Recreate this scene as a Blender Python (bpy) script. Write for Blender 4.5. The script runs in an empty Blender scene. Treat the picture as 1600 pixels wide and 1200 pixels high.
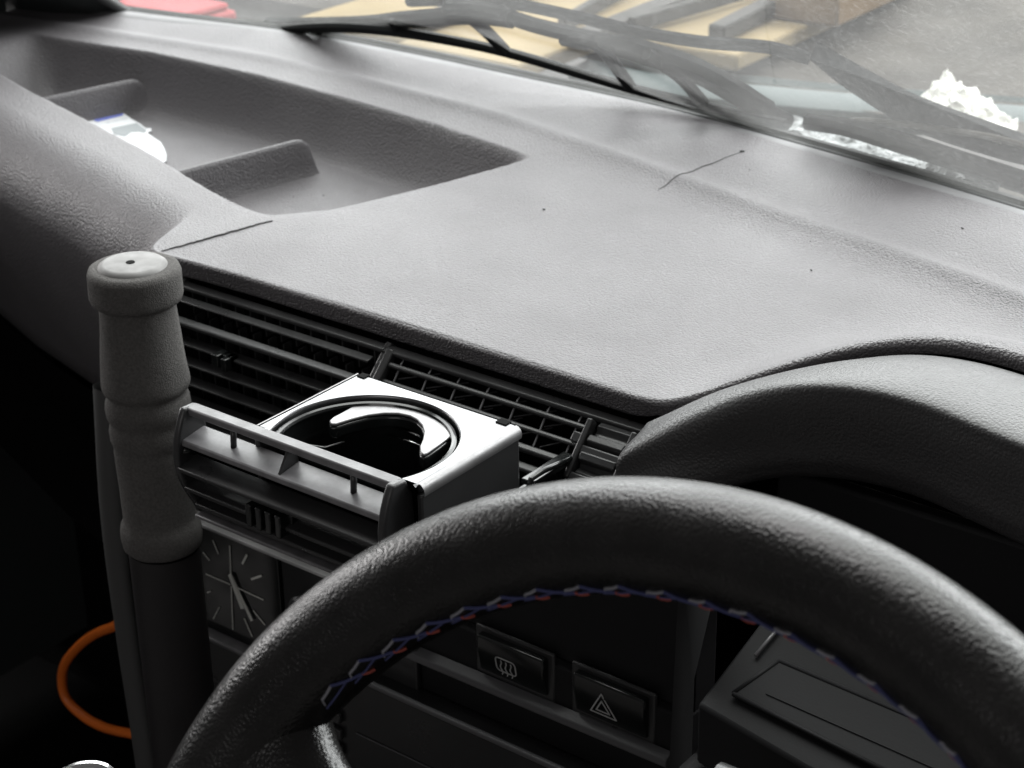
import bpy, bmesh, math, random
import numpy as np
from mathutils import Vector, Matrix, noise as mnoise
random.seed(4)
rng = np.random.default_rng(4)
GZ = 1.25                                   # camera height above the floor; design z is measured from the camera
sc = bpy.context.scene
COL = sc.collection
R = math.radians

# ------------------------------------------------------------------ materials
def mat(name, color=(.5, .5, .5), rough=.5, metal=0., spec=.5, bump=None, var=0., var_scale=40., rough_var=0., emis=0., coat=0.):
    """bump: (kind, scale, strength, distance); var: brightness variation of the base colour"""
    m = bpy.data.materials.new(name); m.use_nodes = True
    nt = m.node_tree; N = nt.nodes; Lk = nt.links
    b = N['Principled BSDF']
    b.inputs['Base Color'].default_value = (*color, 1)
    b.inputs['Roughness'].default_value = rough
    b.inputs['Metallic'].default_value = metal
    b.inputs['Specular IOR Level'].default_value = spec
    b.inputs['Coat Weight'].default_value = coat
    tc = N.new('ShaderNodeTexCoord')
    if var:
        n = N.new('ShaderNodeTexNoise'); n.inputs['Scale'].default_value = var_scale; n.inputs['Detail'].default_value = 5
        Lk.new(tc.outputs['Object'], n.inputs['Vector'])
        mr = N.new('ShaderNodeMapRange'); mr.inputs['From Min'].default_value = .3; mr.inputs['From Max'].default_value = .7
        mr.inputs['To Min'].default_value = 1 - var; mr.inputs['To Max'].default_value = 1 + var
        Lk.new(n.outputs['Fac'], mr.inputs['Value'])
        mx = N.new('ShaderNodeVectorMath'); mx.operation = 'SCALE'; mx.inputs[0].default_value = color
        Lk.new(mr.outputs['Result'], mx.inputs['Scale']); Lk.new(mx.outputs['Vector'], b.inputs['Base Color'])
    if rough_var:
        n2 = N.new('ShaderNodeTexNoise'); n2.inputs['Scale'].default_value = var_scale * .6; n2.inputs['Detail'].default_value = 6
        Lk.new(tc.outputs['Object'], n2.inputs['Vector'])
        mr2 = N.new('ShaderNodeMapRange'); mr2.inputs['From Min'].default_value = .3; mr2.inputs['From Max'].default_value = .7
        mr2.inputs['To Min'].default_value = max(.02, rough - rough_var); mr2.inputs['To Max'].default_value = min(1, rough + rough_var)
        Lk.new(n2.outputs['Fac'], mr2.inputs['Value']); Lk.new(mr2.outputs['Result'], b.inputs['Roughness'])
    if bump:
        kind, s, st, dist = bump
        bp = N.new('ShaderNodeBump'); bp.inputs['Strength'].default_value = st; bp.inputs['Distance'].default_value = dist
        if kind == 'leather':
            w = N.new('ShaderNodeTexNoise'); w.inputs['Scale'].default_value = s * .5; w.inputs['Detail'].default_value = 3
            Lk.new(tc.outputs['Object'], w.inputs['Vector'])
            v = N.new('ShaderNodeTexVoronoi'); v.feature = 'SMOOTH_F1'; v.inputs['Scale'].default_value = s
            v.inputs['Smoothness'].default_value = .35
            ad = N.new('ShaderNodeVectorMath'); ad.operation = 'MULTIPLY_ADD'
            ad.inputs[1].default_value = (1.2 / s,) * 3
            Lk.new(w.outputs['Color'], ad.inputs[0]); Lk.new(tc.outputs['Object'], ad.inputs[2])
            Lk.new(ad.outputs['Vector'], v.inputs['Vector'])
            inv = N.new('ShaderNodeMath'); inv.operation = 'MULTIPLY_ADD'; inv.inputs[1].default_value = -1.; inv.inputs[2].default_value = 1.
            Lk.new(v.outputs['Distance'], inv.inputs[0])
            mixn = N.new('ShaderNodeMath'); mixn.operation = 'MULTIPLY_ADD'; mixn.inputs[1].default_value = .5
            Lk.new(w.outputs['Fac'], mixn.inputs[0]); Lk.new(inv.outputs[0], mixn.inputs[2])
            Lk.new(mixn.outputs[0], bp.inputs['Height'])
        else:
            n = N.new('ShaderNodeTexNoise'); n.inputs['Scale'].default_value = s; n.inputs['Detail'].default_value = 4
            Lk.new(tc.outputs['Object'], n.inputs['Vector']); Lk.new(n.outputs['Fac'], bp.inputs['Height'])
        Lk.new(bp.outputs['Normal'], b.inputs['Normal'])
    m['bsdf'] = b.name
    return m

M = {}
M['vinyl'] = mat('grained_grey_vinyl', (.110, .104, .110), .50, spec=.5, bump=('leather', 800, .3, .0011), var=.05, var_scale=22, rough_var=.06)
M['vinyl_shaded'] = mat('grained_vinyl_shaded', (.034, .033, .034), .42, bump=('leather', 760, .40, .0006), var=.1, var_scale=12)  # same vinyl as the top, with the hood's shade put into the colour
M['plastic'] = mat('black_moulded_plastic', (.032, .032, .033), .33, bump=('noise', 900, .12, .0003), rough_var=.08, var_scale=60)
M['plastic_matt'] = mat('matt_black_plastic', (.009, .009, .010), .7, spec=.3, bump=('noise', 900, .2, .0003))
M['plastic_satin'] = mat('satin_black_bar_plastic', (.15, .147, .153), .38, bump=('noise', 700, .1, .0003), var=.25, var_scale=120, rough_var=.08)
M['void'] = mat('cavity_shade_black', (.004, .004, .004), .9, spec=.1)  # near-black colour stands in for the shade inside openings
M['gloss'] = mat('gloss_black_plastic', (.010, .011, .011), .16, rough_var=.06, var_scale=80)
M['chrome'] = mat('silver_satin_plating', (.20, .20, .204), .33, metal=1., var=.12, var_scale=45, rough_var=.10)
M['silver'] = mat('silver_painted_plastic', (.26, .256, .26), .42, metal=.6, var=.06, var_scale=160, rough_var=.08)
M['bright_chrome'] = mat('bright_chrome', (.9, .9, .9), .08, metal=1.)
M['foam'] = mat('grey_foam_rubber', (.105, .101, .098), .95, spec=.15, bump=('noise', 1300, .8, .0009), var=.22, var_scale=700)
M['cap'] = mat('brushed_aluminium', (.19, .187, .184), .62, metal=.25, spec=.35, var=.06, var_scale=200, rough_var=.1)
M['tube'] = mat('black_lever_tube', (.012, .010, .011), .55, bump=('noise', 500, .2, .0004))
M['bar'] = mat('grey_rubbery_bar', (.06, .06, .06), .8, bump=('noise', 900, .4, .0005))
M['leather'] = mat('black_wheel_leather', (.0095, .009, .0088), .30, spec=.38, bump=('leather', 880, .32, .0006), var=.4, var_scale=55, rough_var=.09)
M['orange'] = mat('orange_cable_sheath', (.70, .15, .018), .38, var=.08, var_scale=60)
M['mark'] = mat('pale_clock_paint', (.85, .85, .80), .6)
M['icon'] = mat('pale_icon_paint', (.55, .55, .55), .6)
M['radio'] = mat('radio_face_plastic', (.016, .016, .017), .32, rough_var=.08, var_scale=50)
M['radio_trim'] = mat('grey_radio_trim', (.10, .10, .105), .4)
M['thread_blue'] = mat('dark_blue_thread', (.055, .062, .16), .85)
M['thread_white'] = mat('pale_grey_thread', (.26, .26, .29), .85)
M['thread_red'] = mat('red_thread', (.36, .075, .055), .85)
M['rubber'] = mat('window_rubber', (.030, .032, .032), .6, bump=('noise', 300, .2, .0005))
M['seal_grey'] = mat('grey_window_lip', (.16, .16, .165), .55, bump=('noise', 300, .2, .0005), var=.15, var_scale=30)
M['wiper'] = mat('satin_black_wiper', (.012, .013, .013), .9, spec=.1, bump=('noise', 300, .2, .0004))
M['wire'] = mat('zinc_bolt', (.5, .5, .48), .4, metal=.8)
M['paper'] = mat('white_card', (.62, .63, .65), .6, spec=.2)
M['trim'] = mat('pale_grey_trim', (.40, .40, .40), .4, var=.3, var_scale=25)
M['paper_blue'] = mat('lavender_print', (.13, .16, .48), .6)
M['paper_grey'] = mat('grey_print', (.25, .27, .28), .6)
M['paper_text'] = mat('faded_grey_print', (.55, .56, .62), .6)
M['crumb'] = mat('black_crumb', (.012, .012, .012), .8)
M['card'] = mat('tan_cardboard', (.34, .268, .155), .9, spec=.1, bump=('noise', 60, .2, .002), var=.12, var_scale=10)
M['card2'] = mat('brown_cardboard', (.20, .13, .065), .9, spec=.1, bump=('noise', 60, .2, .002), var=.15, var_scale=12)
M['strap'] = mat('dark_rough_timber', (.035, .032, .028), .8, var=.3, var_scale=30)
M['aqua'] = mat('pale_aqua_paint', (.17, .20, .20), .6, spec=.15, var=.12, var_scale=6)
M['bonnet'] = mat('dusty_grey_paint', (.080, .074, .066), .85, spec=.15, var=.35, var_scale=9)
M['red'] = mat('faded_red_plastic', (.36, .05, .055), .8, var=.1, var_scale=20)
M['wall'] = mat('grey_plaster', (.30, .31, .30), .9, bump=('noise', 20, .3, .01), var=.15, var_scale=3)
M['floor'] = mat('grey_concrete', (.17, .165, .16), .85, bump=('noise', 30, .3, .005), var=.2, var_scale=4)
M['tissue'] = mat('white_crumpled_paper', (.85, .85, .80), .8, spec=.1)
M['foil'] = mat('crumpled_clear_foil', (.26, .275, .275), .4, metal=.3, bump=('noise', 90, 1., .006), var=.5, var_scale=60)
M['trim_paint'] = mat('pillar_trim', (.030, .034, .034), .6, bump=('noise', 400, .2, .0005))
M['carpet'] = mat('black_carpet', (.005, .005, .005), 1., spec=.05, bump=('noise', 500, .5, .002))

def glass_material():
    m = bpy.data.materials.new('dusty_veiled_windscreen_glass'); m.use_nodes = True
    nt = m.node_tree; N = nt.nodes; Lk = nt.links
    N.remove(N['Principled BSDF']); out = N['Material Output']
    tr = N.new('ShaderNodeBsdfTransparent'); tr.inputs['Color'].default_value = (.90, .94, .92, 1)
    tl = N.new('ShaderNodeBsdfTranslucent'); tl.inputs['Color'].default_value = (.80, .83, .80, 1)  # dust layer whose paleness also stands in for the dash's reflected veil
    df = N.new('ShaderNodeBsdfDiffuse'); df.inputs['Color'].default_value = (.70, .71, .68, 1)
    gl = N.new('ShaderNodeBsdfGlossy'); gl.inputs['Roughness'].default_value = .03
    tc = N.new('ShaderNodeTexCoord')
    n1 = N.new('ShaderNodeTexNoise'); n1.inputs['Scale'].default_value = 9; n1.inputs['Detail'].default_value = 5
    n2 = N.new('ShaderNodeTexNoise'); n2.inputs['Scale'].default_value = 300; n2.inputs['Detail'].default_value = 2
    for n in (n1, n2): Lk.new(tc.outputs['Object'], n.inputs['Vector'])
    sp = N.new('ShaderNodeMapRange'); sp.inputs['From Min'].default_value = .50; sp.inputs['From Max'].default_value = .78
    sp.inputs['To Min'].default_value = -.012; sp.inputs['To Max'].default_value = .07
    Lk.new(n2.outputs['Fac'], sp.inputs['Value'])
    mr = N.new('ShaderNodeMapRange'); mr.inputs['From Min'].default_value = .3; mr.inputs['From Max'].default_value = .7
    mr.inputs['To Min'].default_value = .075; mr.inputs['To Max'].default_value = .145
    Lk.new(n1.outputs['Fac'], mr.inputs['Value'])
    ad = N.new('ShaderNodeMath'); ad.operation = 'ADD'; Lk.new(mr.outputs['Result'], ad.inputs[0]); Lk.new(sp.outputs['Result'], ad.inputs[1])
    dd = N.new('ShaderNodeMixShader'); dd.inputs['Fac'].default_value = .35
    Lk.new(tl.outputs['BSDF'], dd.inputs[1]); Lk.new(df.outputs['BSDF'], dd.inputs[2])
    mx = N.new('ShaderNodeMixShader'); Lk.new(ad.outputs[0], mx.inputs['Fac'])
    Lk.new(tr.outputs['BSDF'], mx.inputs[1]); Lk.new(dd.outputs['Shader'], mx.inputs[2])
    fr = N.new('ShaderNodeFresnel'); fr.inputs['IOR'].default_value = 1.35
    m2 = N.new('ShaderNodeMixShader'); Lk.new(fr.outputs['Fac'], m2.inputs['Fac'])
    Lk.new(mx.outputs['Shader'], m2.inputs[1]); Lk.new(gl.outputs['BSDF'], m2.inputs[2])
    Lk.new(m2.outputs['Shader'], out.inputs['Surface'])
    return m
M['glass'] = glass_material()

# ------------------------------------------------------------------ object helpers
def tag(o, label=None, cat=None, group=None, kind=None):
    if label: o['label'] = label
    if cat: o['category'] = cat
    if group: o['group'] = group
    if kind: o['kind'] = kind
    return o

def thing(name, base, label, cat, group=None):
    o = bpy.data.objects.new(name, None); COL.objects.link(o)
    o.empty_display_size = .02
    o.location = (base[0], base[1], base[2] + GZ)
    o['base'] = tuple(float(v) for v in base)
    return tag(o, label, cat, group)

class MB:
    """collects shapes in design coordinates, builds ONE mesh object"""
    def __init__(s): s.v = []; s.f = []
    def add(s, v, f):
        o = len(s.v); s.v += [tuple(float(c) for c in p) for p in v]; s.f += [tuple(i + o for i in q) for q in f]; return s
    def box(s, x0, x1, y0, y1, z0, z1):
        v = [(x, y, z) for x in (x0, x1) for y in (y0, y1) for z in (z0, z1)]
        return s.add(v, [(0, 1, 3, 2), (4, 6, 7, 5), (0, 4, 5, 1), (2, 3, 7, 6), (0, 2, 6, 4), (1, 5, 7, 3)])
    def obox(s, c, ex, ey, ez):
        """oriented box: centre and three half-extent vectors"""
        c, ex, ey, ez = (np.array(q, float) for q in (c, ex, ey, ez))
        v = [c + a * ex + b * ey + d * ez for a in (-1, 1) for b in (-1, 1) for d in (-1, 1)]
        return s.add(v, [(0, 1, 3, 2), (4, 6, 7, 5), (0, 4, 5, 1), (2, 3, 7, 6), (0, 2, 6, 4), (1, 5, 7, 3)])
    def bar(s, x0, x1, y, z, d, h, tilt=0.):
        """bar along X: depth d (in y), height h (in z), turned about X by tilt"""
        c, t = math.cos(tilt), math.sin(tilt)
        return s.obox(((x0 + x1) / 2, y, z), ((x1 - x0) / 2, 0, 0), (0, d / 2 * c, d / 2 * t), (0, -h / 2 * t, h / 2 * c))
    def tube(s, pts, r, seg=10, caps=True, closed=False, flat=None):
        """r: number or list; flat: (vector, factor) squashes the section along a direction"""
        P = [np.array(p, float) for p in pts]; n = len(P)
        rs = r if hasattr(r, '__len__') else [r] * n
        up = None; rings = []
        for i in range(n):
            a = P[i - 1] if (i > 0 or closed) else P[i]; b = P[(i + 1) % n] if (i < n - 1 or closed) else P[i]
            t = b - a; t /= np.linalg.norm(t) + 1e-12
            if up is None:
                up = np.array([0, 0, 1.]) if abs(t[2]) < .9 else np.array([1., 0, 0])
            up = up - t * (up @ t); up /= np.linalg.norm(up); sd = np.cross(t, up)
            ring = []
            for k in range(seg):
                an = 2 * math.pi * k / seg
                off = rs[i] * (math.cos(an) * up + math.sin(an) * sd)
                if flat is not None:
                    fv = np.array(flat[0], float); off = off + fv * (off @ fv) * (flat[1] - 1)
                ring.append(P[i] + off)
            rings.append(ring)
        v = [p for q in rings for p in q]; f = []
        m = n if closed else n - 1
        for i in range(m):
            j = (i + 1) % n
            for k in range(seg):
                l = (k + 1) % seg
                f.append((i * seg + k, i * seg + l, j * seg + l, j * seg + k))
        if caps and not closed:
            f.append(tuple(range(seg))); f.append(tuple((n - 1) * seg + k for k in range(seg))[::-1])
        return s.add(v, f)
    def lathe(s, prof, c=(0, 0, 0), ax=(0, 0, 1), seg=48):
        """prof: (radius, height) pairs about axis ax through c; first/last radius 0 closes the ends"""
        ax = np.array(ax, float); ax /= np.linalg.norm(ax); c = np.array(c, float)
        u = np.cross(ax, (0, 1, 0)) if abs(ax[1]) < .9 else np.cross(ax, (1, 0, 0)); u /= np.linalg.norm(u); w = np.cross(ax, u)
        v = []; f = []; idx = []
        for r, h in prof:
            if r < 1e-7: idx.append([len(v)] * seg); v.append(c + ax * h)
            else:
                idx.append(list(range(len(v), len(v) + seg)))
                v += [c + ax * h + r * (math.cos(2 * math.pi * k / seg) * u + math.sin(2 * math.pi * k / seg) * w) for k in range(seg)]
        for a, b in zip(idx, idx[1:]):
            for k in range(seg):
                l = (k + 1) % seg
                q = []
                for i in (a[k], a[l], b[l], b[k]):
                    if i not in q: q.append(i)
                if len(q) > 2: f.append(tuple(q))
        return s.add(v, f)
    def grid(s, G, wrap=False):
        """G: array rows x cols x 3"""
        G = np.asarray(G, float); a, b = G.shape[:2]; f = []
        for i in range(a - 1):
            for j in range(b if wrap else b - 1):
                l = (j + 1) % b
                f.append((i * b + j, i * b + l, (i + 1) * b + l, (i + 1) * b + j))
        return s.add(G.reshape(-1, 3), f)
    def prism(s, poly, place, t0, t1):
        """poly: 2-D outline; place(u, v, t) -> point; closed solid between t0 and t1"""
        n = len(poly); v = [place(u, w, t0) for u, w in poly] + [place(u, w, t1) for u, w in poly]
        f = [tuple(range(n))[::-1], tuple(range(n, 2 * n))] + [(i, (i + 1) % n, n + (i + 1) % n, n + i) for i in range(n)]
        return s.add(v, f)
    def build(s, name, m, parent=None, smooth=False, bevel=0., seg=2, base=None, sub=0, auto=True):
        if parent is not None: off = np.array(parent['base'])
        else: off = np.array(base if base is not None else (0, 0, 0), float)
        me = bpy.data.meshes.new(name)
        me.from_pydata([tuple(np.array(p) - off) for p in s.v], [], s.f)
        bm = bmesh.new(); bm.from_mesh(me)
        bmesh.ops.recalc_face_normals(bm, faces=bm.faces)
        if auto:
            for e in bm.edges:
                if len(e.link_faces) == 2 and e.calc_face_angle(0) > R(38): e.smooth = False
        bm.to_mesh(me); bm.free()
        for p in me.polygons: p.use_smooth = smooth or bevel > 0
        me.materials.append(M[m])
        o = bpy.data.objects.new(name, me); COL.objects.link(o)
        o['base'] = tuple(float(v) for v in off)
        if parent is not None: o.parent = parent
        else: o.location = (off[0], off[1], off[2] + GZ)
        if bevel:
            md = o.modifiers.new('bevel', 'BEVEL'); md.width = bevel; md.segments = seg; md.limit_method = 'ANGLE'; md.angle_limit = R(40)
            md.harden_normals = False
        if sub:
            md = o.modifiers.new('subdivision', 'SUBSURF'); md.levels = sub; md.render_levels = sub
        return o

def smoothstep(a, b, x):
    t = np.clip((np.asarray(x, float) - a) / (b - a), 0, 1); return t * t * (3 - 2 * t)

def curve_fn(pts, k=9, n=500):
    """smoothed piecewise-linear function"""
    pts = sorted(pts); xs = np.array([p[0] for p in pts]); ys = np.array([p[1] for p in pts])
    X = np.linspace(xs[0], xs[-1], n); Y = np.interp(X, xs, ys)
    pad = np.r_[[2 * Y[0] - Y[i] for i in range(k, 0, -1)], Y, [2 * Y[-1] - Y[-1 - i] for i in range(1, k + 1)]]
    w = np.hanning(2 * k + 3)[1:-1]; w /= w.sum()
    Y = np.convolve(pad, w, 'valid')
    return lambda x: np.interp(x, X, Y)

def spline(pts, n=8, closed=False):
    """Catmull-Rom through points"""
    P = [np.array(p, float) for p in pts]; m = len(P); out = []
    rngi = range(m) if closed else range(m - 1)
    for i in rngi:
        p0 = P[i - 1] if (i > 0 or closed) else 2 * P[0] - P[1]
        p1 = P[i]; p2 = P[(i + 1) % m]
        p3 = P[(i + 2) % m] if (i + 2 < m or closed) else 2 * P[-1] - P[-2]
        for k in range(n):
            t = k / n
            out.append(.5 * (2 * p1 + (p2 - p0) * t + (2 * p0 - 5 * p1 + 4 * p2 - p3) * t * t + (3 * p1 - p0 - 3 * p2 + p3) * t ** 3))
    if not closed: out.append(P[-1])
    return out

def rounded_rect(x0, x1, z0, z1, r, n=5):
    out = []
    for cx, cz, a0 in ((x1 - r, z1 - r, 0), (x0 + r, z1 - r, 90), (x0 + r, z0 + r, 180), (x1 - r, z0 + r, 270)):
        for k in range(n + 1):
            a = R(a0 + 90 * k / n); out.append((cx + r * math.cos(a), cz + r * math.sin(a)))
    return out

# ================================================================== DASHBOARD
dash = thing('dashboard', (-.58, .75, -.80), 'wide dark grey grained vinyl dashboard with a recessed passenger tray and vents', 'dashboard')

yw = curve_fn([(-1.32, .985), (-1.23, 1.013), (-1.181, 1.021), (-1.067, 1.044), (-.987, 1.050), (-.90, 1.050), (-.809, 1.046), (-.743, 1.045),
               (-.692, 1.043), (-.62, 1.033), (-.529, 1.017), (-.46, 1.004), (-.397, .990), (-.2, .945), (.2, .85)])
yridge = curve_fn([(-1.32, .965), (-1.223, .977), (-1.026, 1.000), (-.914, .997), (-.766, .984), (-.606, .947), (-.497, .920), (-.407, .902), (-.344, .886), (-.1, .83), (.2, .78)], 12)
tray_back = curve_fn([(-1.4, .93), (-1.196, .951), (-1.103, .964), (-.992, .966), (-.886, .957), (-.818, .948), (-.723, .931), (-.69, .922), (-.4, .87)])
tray_lip = curve_fn([(-1.4, .925), (-1.155, .857), (-1.099, .839), (-1.018, .818), (-.91, .788), (-.83, .761), (-.772, .745), (-.74, .737), (-.4, .70)], 5)
tray_end = curve_fn([(.68, -.768), (.738, -.757), (.784, -.727), (.825, -.720), (.856, -.714), (.925, -.700), (1.0, -.69)], 6)
lip_y_raw = curve_fn([(-1.36, .85), (-1.25, .812), (-1.077, .756), (-.981, .733), (-.91, .716), (-.862, .702), (-.825, .694), (-.800, .681), (-.785, .668), (-.772, .664), (-.745, .6665), (-.70, .668),
                  (-.60, .668), (-.445, .667), (-.429, .669), (-.4203, .678), (-.4034, .690), (-.3757, .700), (-.3489, .710), (-.3204, .715), (-.2901, .715), (-.2, .705), (.2, .66)], 4, 1400)
lip_y_soft = curve_fn([(x, float(lip_y_raw(x))) for x in np.linspace(-.46, .19, 200)], 30)
def lip_y(x):
    w = smoothstep(-.415, -.385, x); return lip_y_raw(x) * (1 - w) + lip_y_soft(x) * w
crease_raw = curve_fn([(-1.5, 0), (-.440, 0), (-.428, .0012), (-.4203, .0028), (-.4034, .0110), (-.3757, .0262), (-.3489, .0376), (-.3204, .0463), (-.2901, .0494),
                     (-.2753, .0487), (-.2, .047), (.2, .03)], 5, 1400)
crease_soft = curve_fn([(x, float(crease_raw(x))) for x in np.linspace(-.46, .19, 200)], 30)
def crease_z(x):
    w = smoothstep(-.415, -.385, x); return crease_raw(x) * (1 - w) + crease_soft(x) * w
Z0 = -.385

def top_z(x, y):
    z = np.full_like(x, Z0)
    yl = lip_y(x)
    z = z + crease_z(x) * (1 - smoothstep(0, .14, y - yl)) ** 1.3
    d = y - yridge(x)
    z += -0. + .0024 * np.exp(-(d / .0085) ** 2) + .004 * smoothstep(.0, .06, d) - .0006 * np.exp(-((d + .028) / .016) ** 2)
    # the recessed passenger tray
    db = tray_back(x) - y; df = y - tray_lip(x); dr = tray_end(y) - x; dl = x + 1.235
    wr = np.interp(y, [.74, .80, .86, .925], [.15, .10, .05, .020])
    tb = np.clip(db / .026, 0, 1)
    D = (1 - (1 - tb) ** 2.1) * smoothstep(-.002, .012, df) * smoothstep(.0, 1., dr / wr) * smoothstep(0, .05, dl)
    z -= .044 * D
    return z

def build_dash_top():
    xs = np.r_[np.arange(-1.30, -.80, .0042), np.arange(-.80, -.40, .0030), np.arange(-.40, .14, .005)]
    rt = np.linspace(0, 1, 170)
    cols = []
    for x in xs:
        y0 = yw(x) + .012; yl = float(lip_y(x))
        blend = float(smoothstep(-.812, -.778, x)); right = float(smoothstep(-.45, -.425, x))
        r = .045 * (1 - blend) + .0020 * blend
        r = r * (1 - right) + .0035 * right
        yt = yl + r
        ys = y0 + (yt - y0) * rt
        zt = top_z(np.full_like(ys, x), ys)
        if blend < 1:                     # the passenger lip dips gently before the roll
            zt = zt - (1 - blend) * .0 * np.clip(1 - (ys - yt) / .012, 0, 1) ** 2
        pts = [(x, a, b) for a, b in zip(ys, zt)]
        zt1 = zt[-1]
        for k in range(1, 15):
            th = k / 14 * math.pi / 2
            pts.append((x, yl + r * (1 - math.sin(th)), zt1 - r * (1 - math.cos(th))))
        drop = (.14 * (1 - blend) + .0100 * blend) * (1 - right) + .004 * right
        for k in range(1, 9):
            t = k / 8
            pts.append((x, yl + drop * t * (.30 * (1 - blend) + .30 * blend), zt1 - r - drop * t))
        for k in range(1, 4):             # turn under
            pts.append((x, yl + drop * .28 + .012 * k, zt1 - r - drop - .001 * k))
        cols.append(pts)
    G = np.array(cols)                     # cols x rows x 3
    # keep the tiny hand-made unevenness of old padding
    for i in range(G.shape[0]):
        for j in range(0, 170):
            x, y, z = G[i, j]
            G[i, j, 2] += .0006 * mnoise.noise((x * 9, y * 9, 1.3))
    o = MB().grid(G).build('padded_top', 'vinyl', dash, smooth=True, auto=False)
    # vertex mask: stretched grain along the ridge
    me = o.data; at = me.attributes.new('grain', 'FLOAT', 'POINT')
    off = np.array(dash['base']); co = np.empty(len(me.vertices) * 3); me.vertices.foreach_get('co', co); co = co.reshape(-1, 3) + off
    d = co[:, 1] - yridge(co[:, 0])
    g = np.exp(-((d + .012) / .020) ** 2) * (.35 + .65 * smoothstep(-.85, -.45, co[:, 0])) + .55 * np.exp(-((co[:, 1] - lip_y(co[:, 0])) / .018) ** 2) * smoothstep(-.43, -.40, co[:, 0])
    g = g + np.where((co[:, 0] > -.79) & (co[:, 1] < lip_y(co[:, 0]) + .0035) & (co[:, 2] < Z0 - .001), 1., 0.)
    at.data.foreach_set('value', np.clip(g, 0, 1).astype(np.float32))
    return o

def vinyl_top_material():
    m = M['vinyl']; nt = m.node_tree; N = nt.nodes; Lk = nt.links
    bp = [n for n in N if n.type == 'BUMP'][0]
    a = N.new('ShaderNodeAttribute'); a.attribute_name = 'grain'
    mr = N.new('ShaderNodeMapRange'); mr.inputs['To Min'].default_value = .50; mr.inputs['To Max'].default_value = 1.0
    Lk.new(a.outputs['Fac'], mr.inputs['Value']); Lk.new(mr.outputs['Result'], bp.inputs['Strength'])
def vinyl_dust():
    m = M['vinyl']; nt = m.node_tree; N = nt.nodes; Lk = nt.links; b = N['Principled BSDF']
    src = b.inputs['Base Color'].links[0].from_socket
    tc = [n for n in N if n.type == 'TEX_COORD'][0]
    fine = N.new('ShaderNodeTexNoise'); fine.inputs['Scale'].default_value = 520; fine.inputs['Detail'].default_value = 4; fine.inputs['Roughness'].default_value = .7
    wide = N.new('ShaderNodeTexNoise'); wide.inputs['Scale'].default_value = 26; wide.inputs['Detail'].default_value = 7; wide.inputs['Distortion'].default_value = 1.2
    for n in (fine, wide): Lk.new(tc.outputs['Object'], n.inputs['Vector'])
    r1 = N.new('ShaderNodeMapRange'); r1.inputs['From Min'].default_value = .56; r1.inputs['From Max'].default_value = .74; Lk.new(fine.outputs['Fac'], r1.inputs['Value'])
    r2 = N.new('ShaderNodeMapRange'); r2.inputs['From Min'].default_value = .40; r2.inputs['From Max'].default_value = .68; Lk.new(wide.outputs['Fac'], r2.inputs['Value'])
    mu = N.new('ShaderNodeMath'); mu.operation = 'MULTIPLY'; Lk.new(r1.outputs['Result'], mu.inputs[0]); Lk.new(r2.outputs['Result'], mu.inputs[1])
    sc_ = N.new('ShaderNodeMath'); sc_.operation = 'MULTIPLY'; sc_.inputs[1].default_value = .26; Lk.new(mu.outputs[0], sc_.inputs[0])
    mx = N.new('ShaderNodeMix'); mx.data_type = 'RGBA'; mx.inputs[7].default_value = (.30, .285, .275, 1)
    Lk.new(sc_.outputs[0], mx.inputs[0]); Lk.new(src, mx.inputs[6]); Lk.new(mx.outputs[2], b.inputs['Base Color'])
vinyl_top_material(); vinyl_dust()
padded = build_dash_top()

def divider(p0, p1, h=.027, label=None):
    """a low rounded rib across the tray floor, from the front lip towards the back wall"""
    p0, p1 = np.array(p0), np.array(p1); d = p1 - p0; L = np.linalg.norm(d); d /= L; s = np.array([d[1], -d[0]])
    rows = []
    for i in range(26):
        t = i / 25; end = min(1., (1 - t) * L / .016); end = math.sqrt(max(0., 1 - (1 - end) ** 2))
        c = p0 + d * L * t; w0 = .0075; w1 = .0026
        hh = h * (.25 + .75 * end) if t > .5 else h
        if i == 25: hh = .001
        row = []
        for u in np.linspace(-1, 1, 15):
            a = abs(u)
            zz = hh * (1 - smoothstep(.28, 1., a)); off = (w1 + (w0 - w1) * max(0, (a - .3) / .7)) * a ** .8 * (1 if u > 0 else -1)
            row.append((c[0] + s[0] * off, c[1] + s[1] * off, -.4295 + zz))
        rows.append(row)
    o = MB().grid(rows).build('tray_divider', 'vinyl', dash, smooth=True, auto=False)
    return o
divider((-.914, .790), (-.889, .9185))
divider((-1.128, .846), (-1.101, .9560))

# cracks in the padding
CR1 = [(-.5990, .9216), (-.6001, .9457), (-.5980, .9657), (-.5931, .9832), (-.5891, 1.0018)]
CR2 = [(-.7727, .6680), (-.7705, .6771), (-.7675, .6905), (-.7652, .7000), (-.7613, .7170), (-.7589, .7306), (-.7557, .7409)]
for pts, w in ((CR1, .0004), (CR2, .00055)):
    q = []
    for i, (x, y) in enumerate(spline([(a, b, 0) for a, b in pts], 6)[:, ] if False else [(p[0], p[1]) for p in spline([(a, b, 0) for a, b in pts], 6)]):
        x += random.uniform(-.0006, .0006)
        q.append((x, y, float(top_z(np.array([x]), np.array([y]))[0]) + .0002))
    n = len(q)
    MB().tube(q, [w * (.45 + .55 * math.sin(math.pi * min(1, (i + 1) / n * 1.1) / 1.15)) for i in range(n)], 6).build('crack', 'crumb', dash, smooth=True)
MB().lathe([(0, .0008), (.0016, .0004), (.0018, 0), (0, -.0002)], (-.5889, 1.0032, -.3807), seg=10).build('crack', 'crumb', dash, smooth=True)

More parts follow.
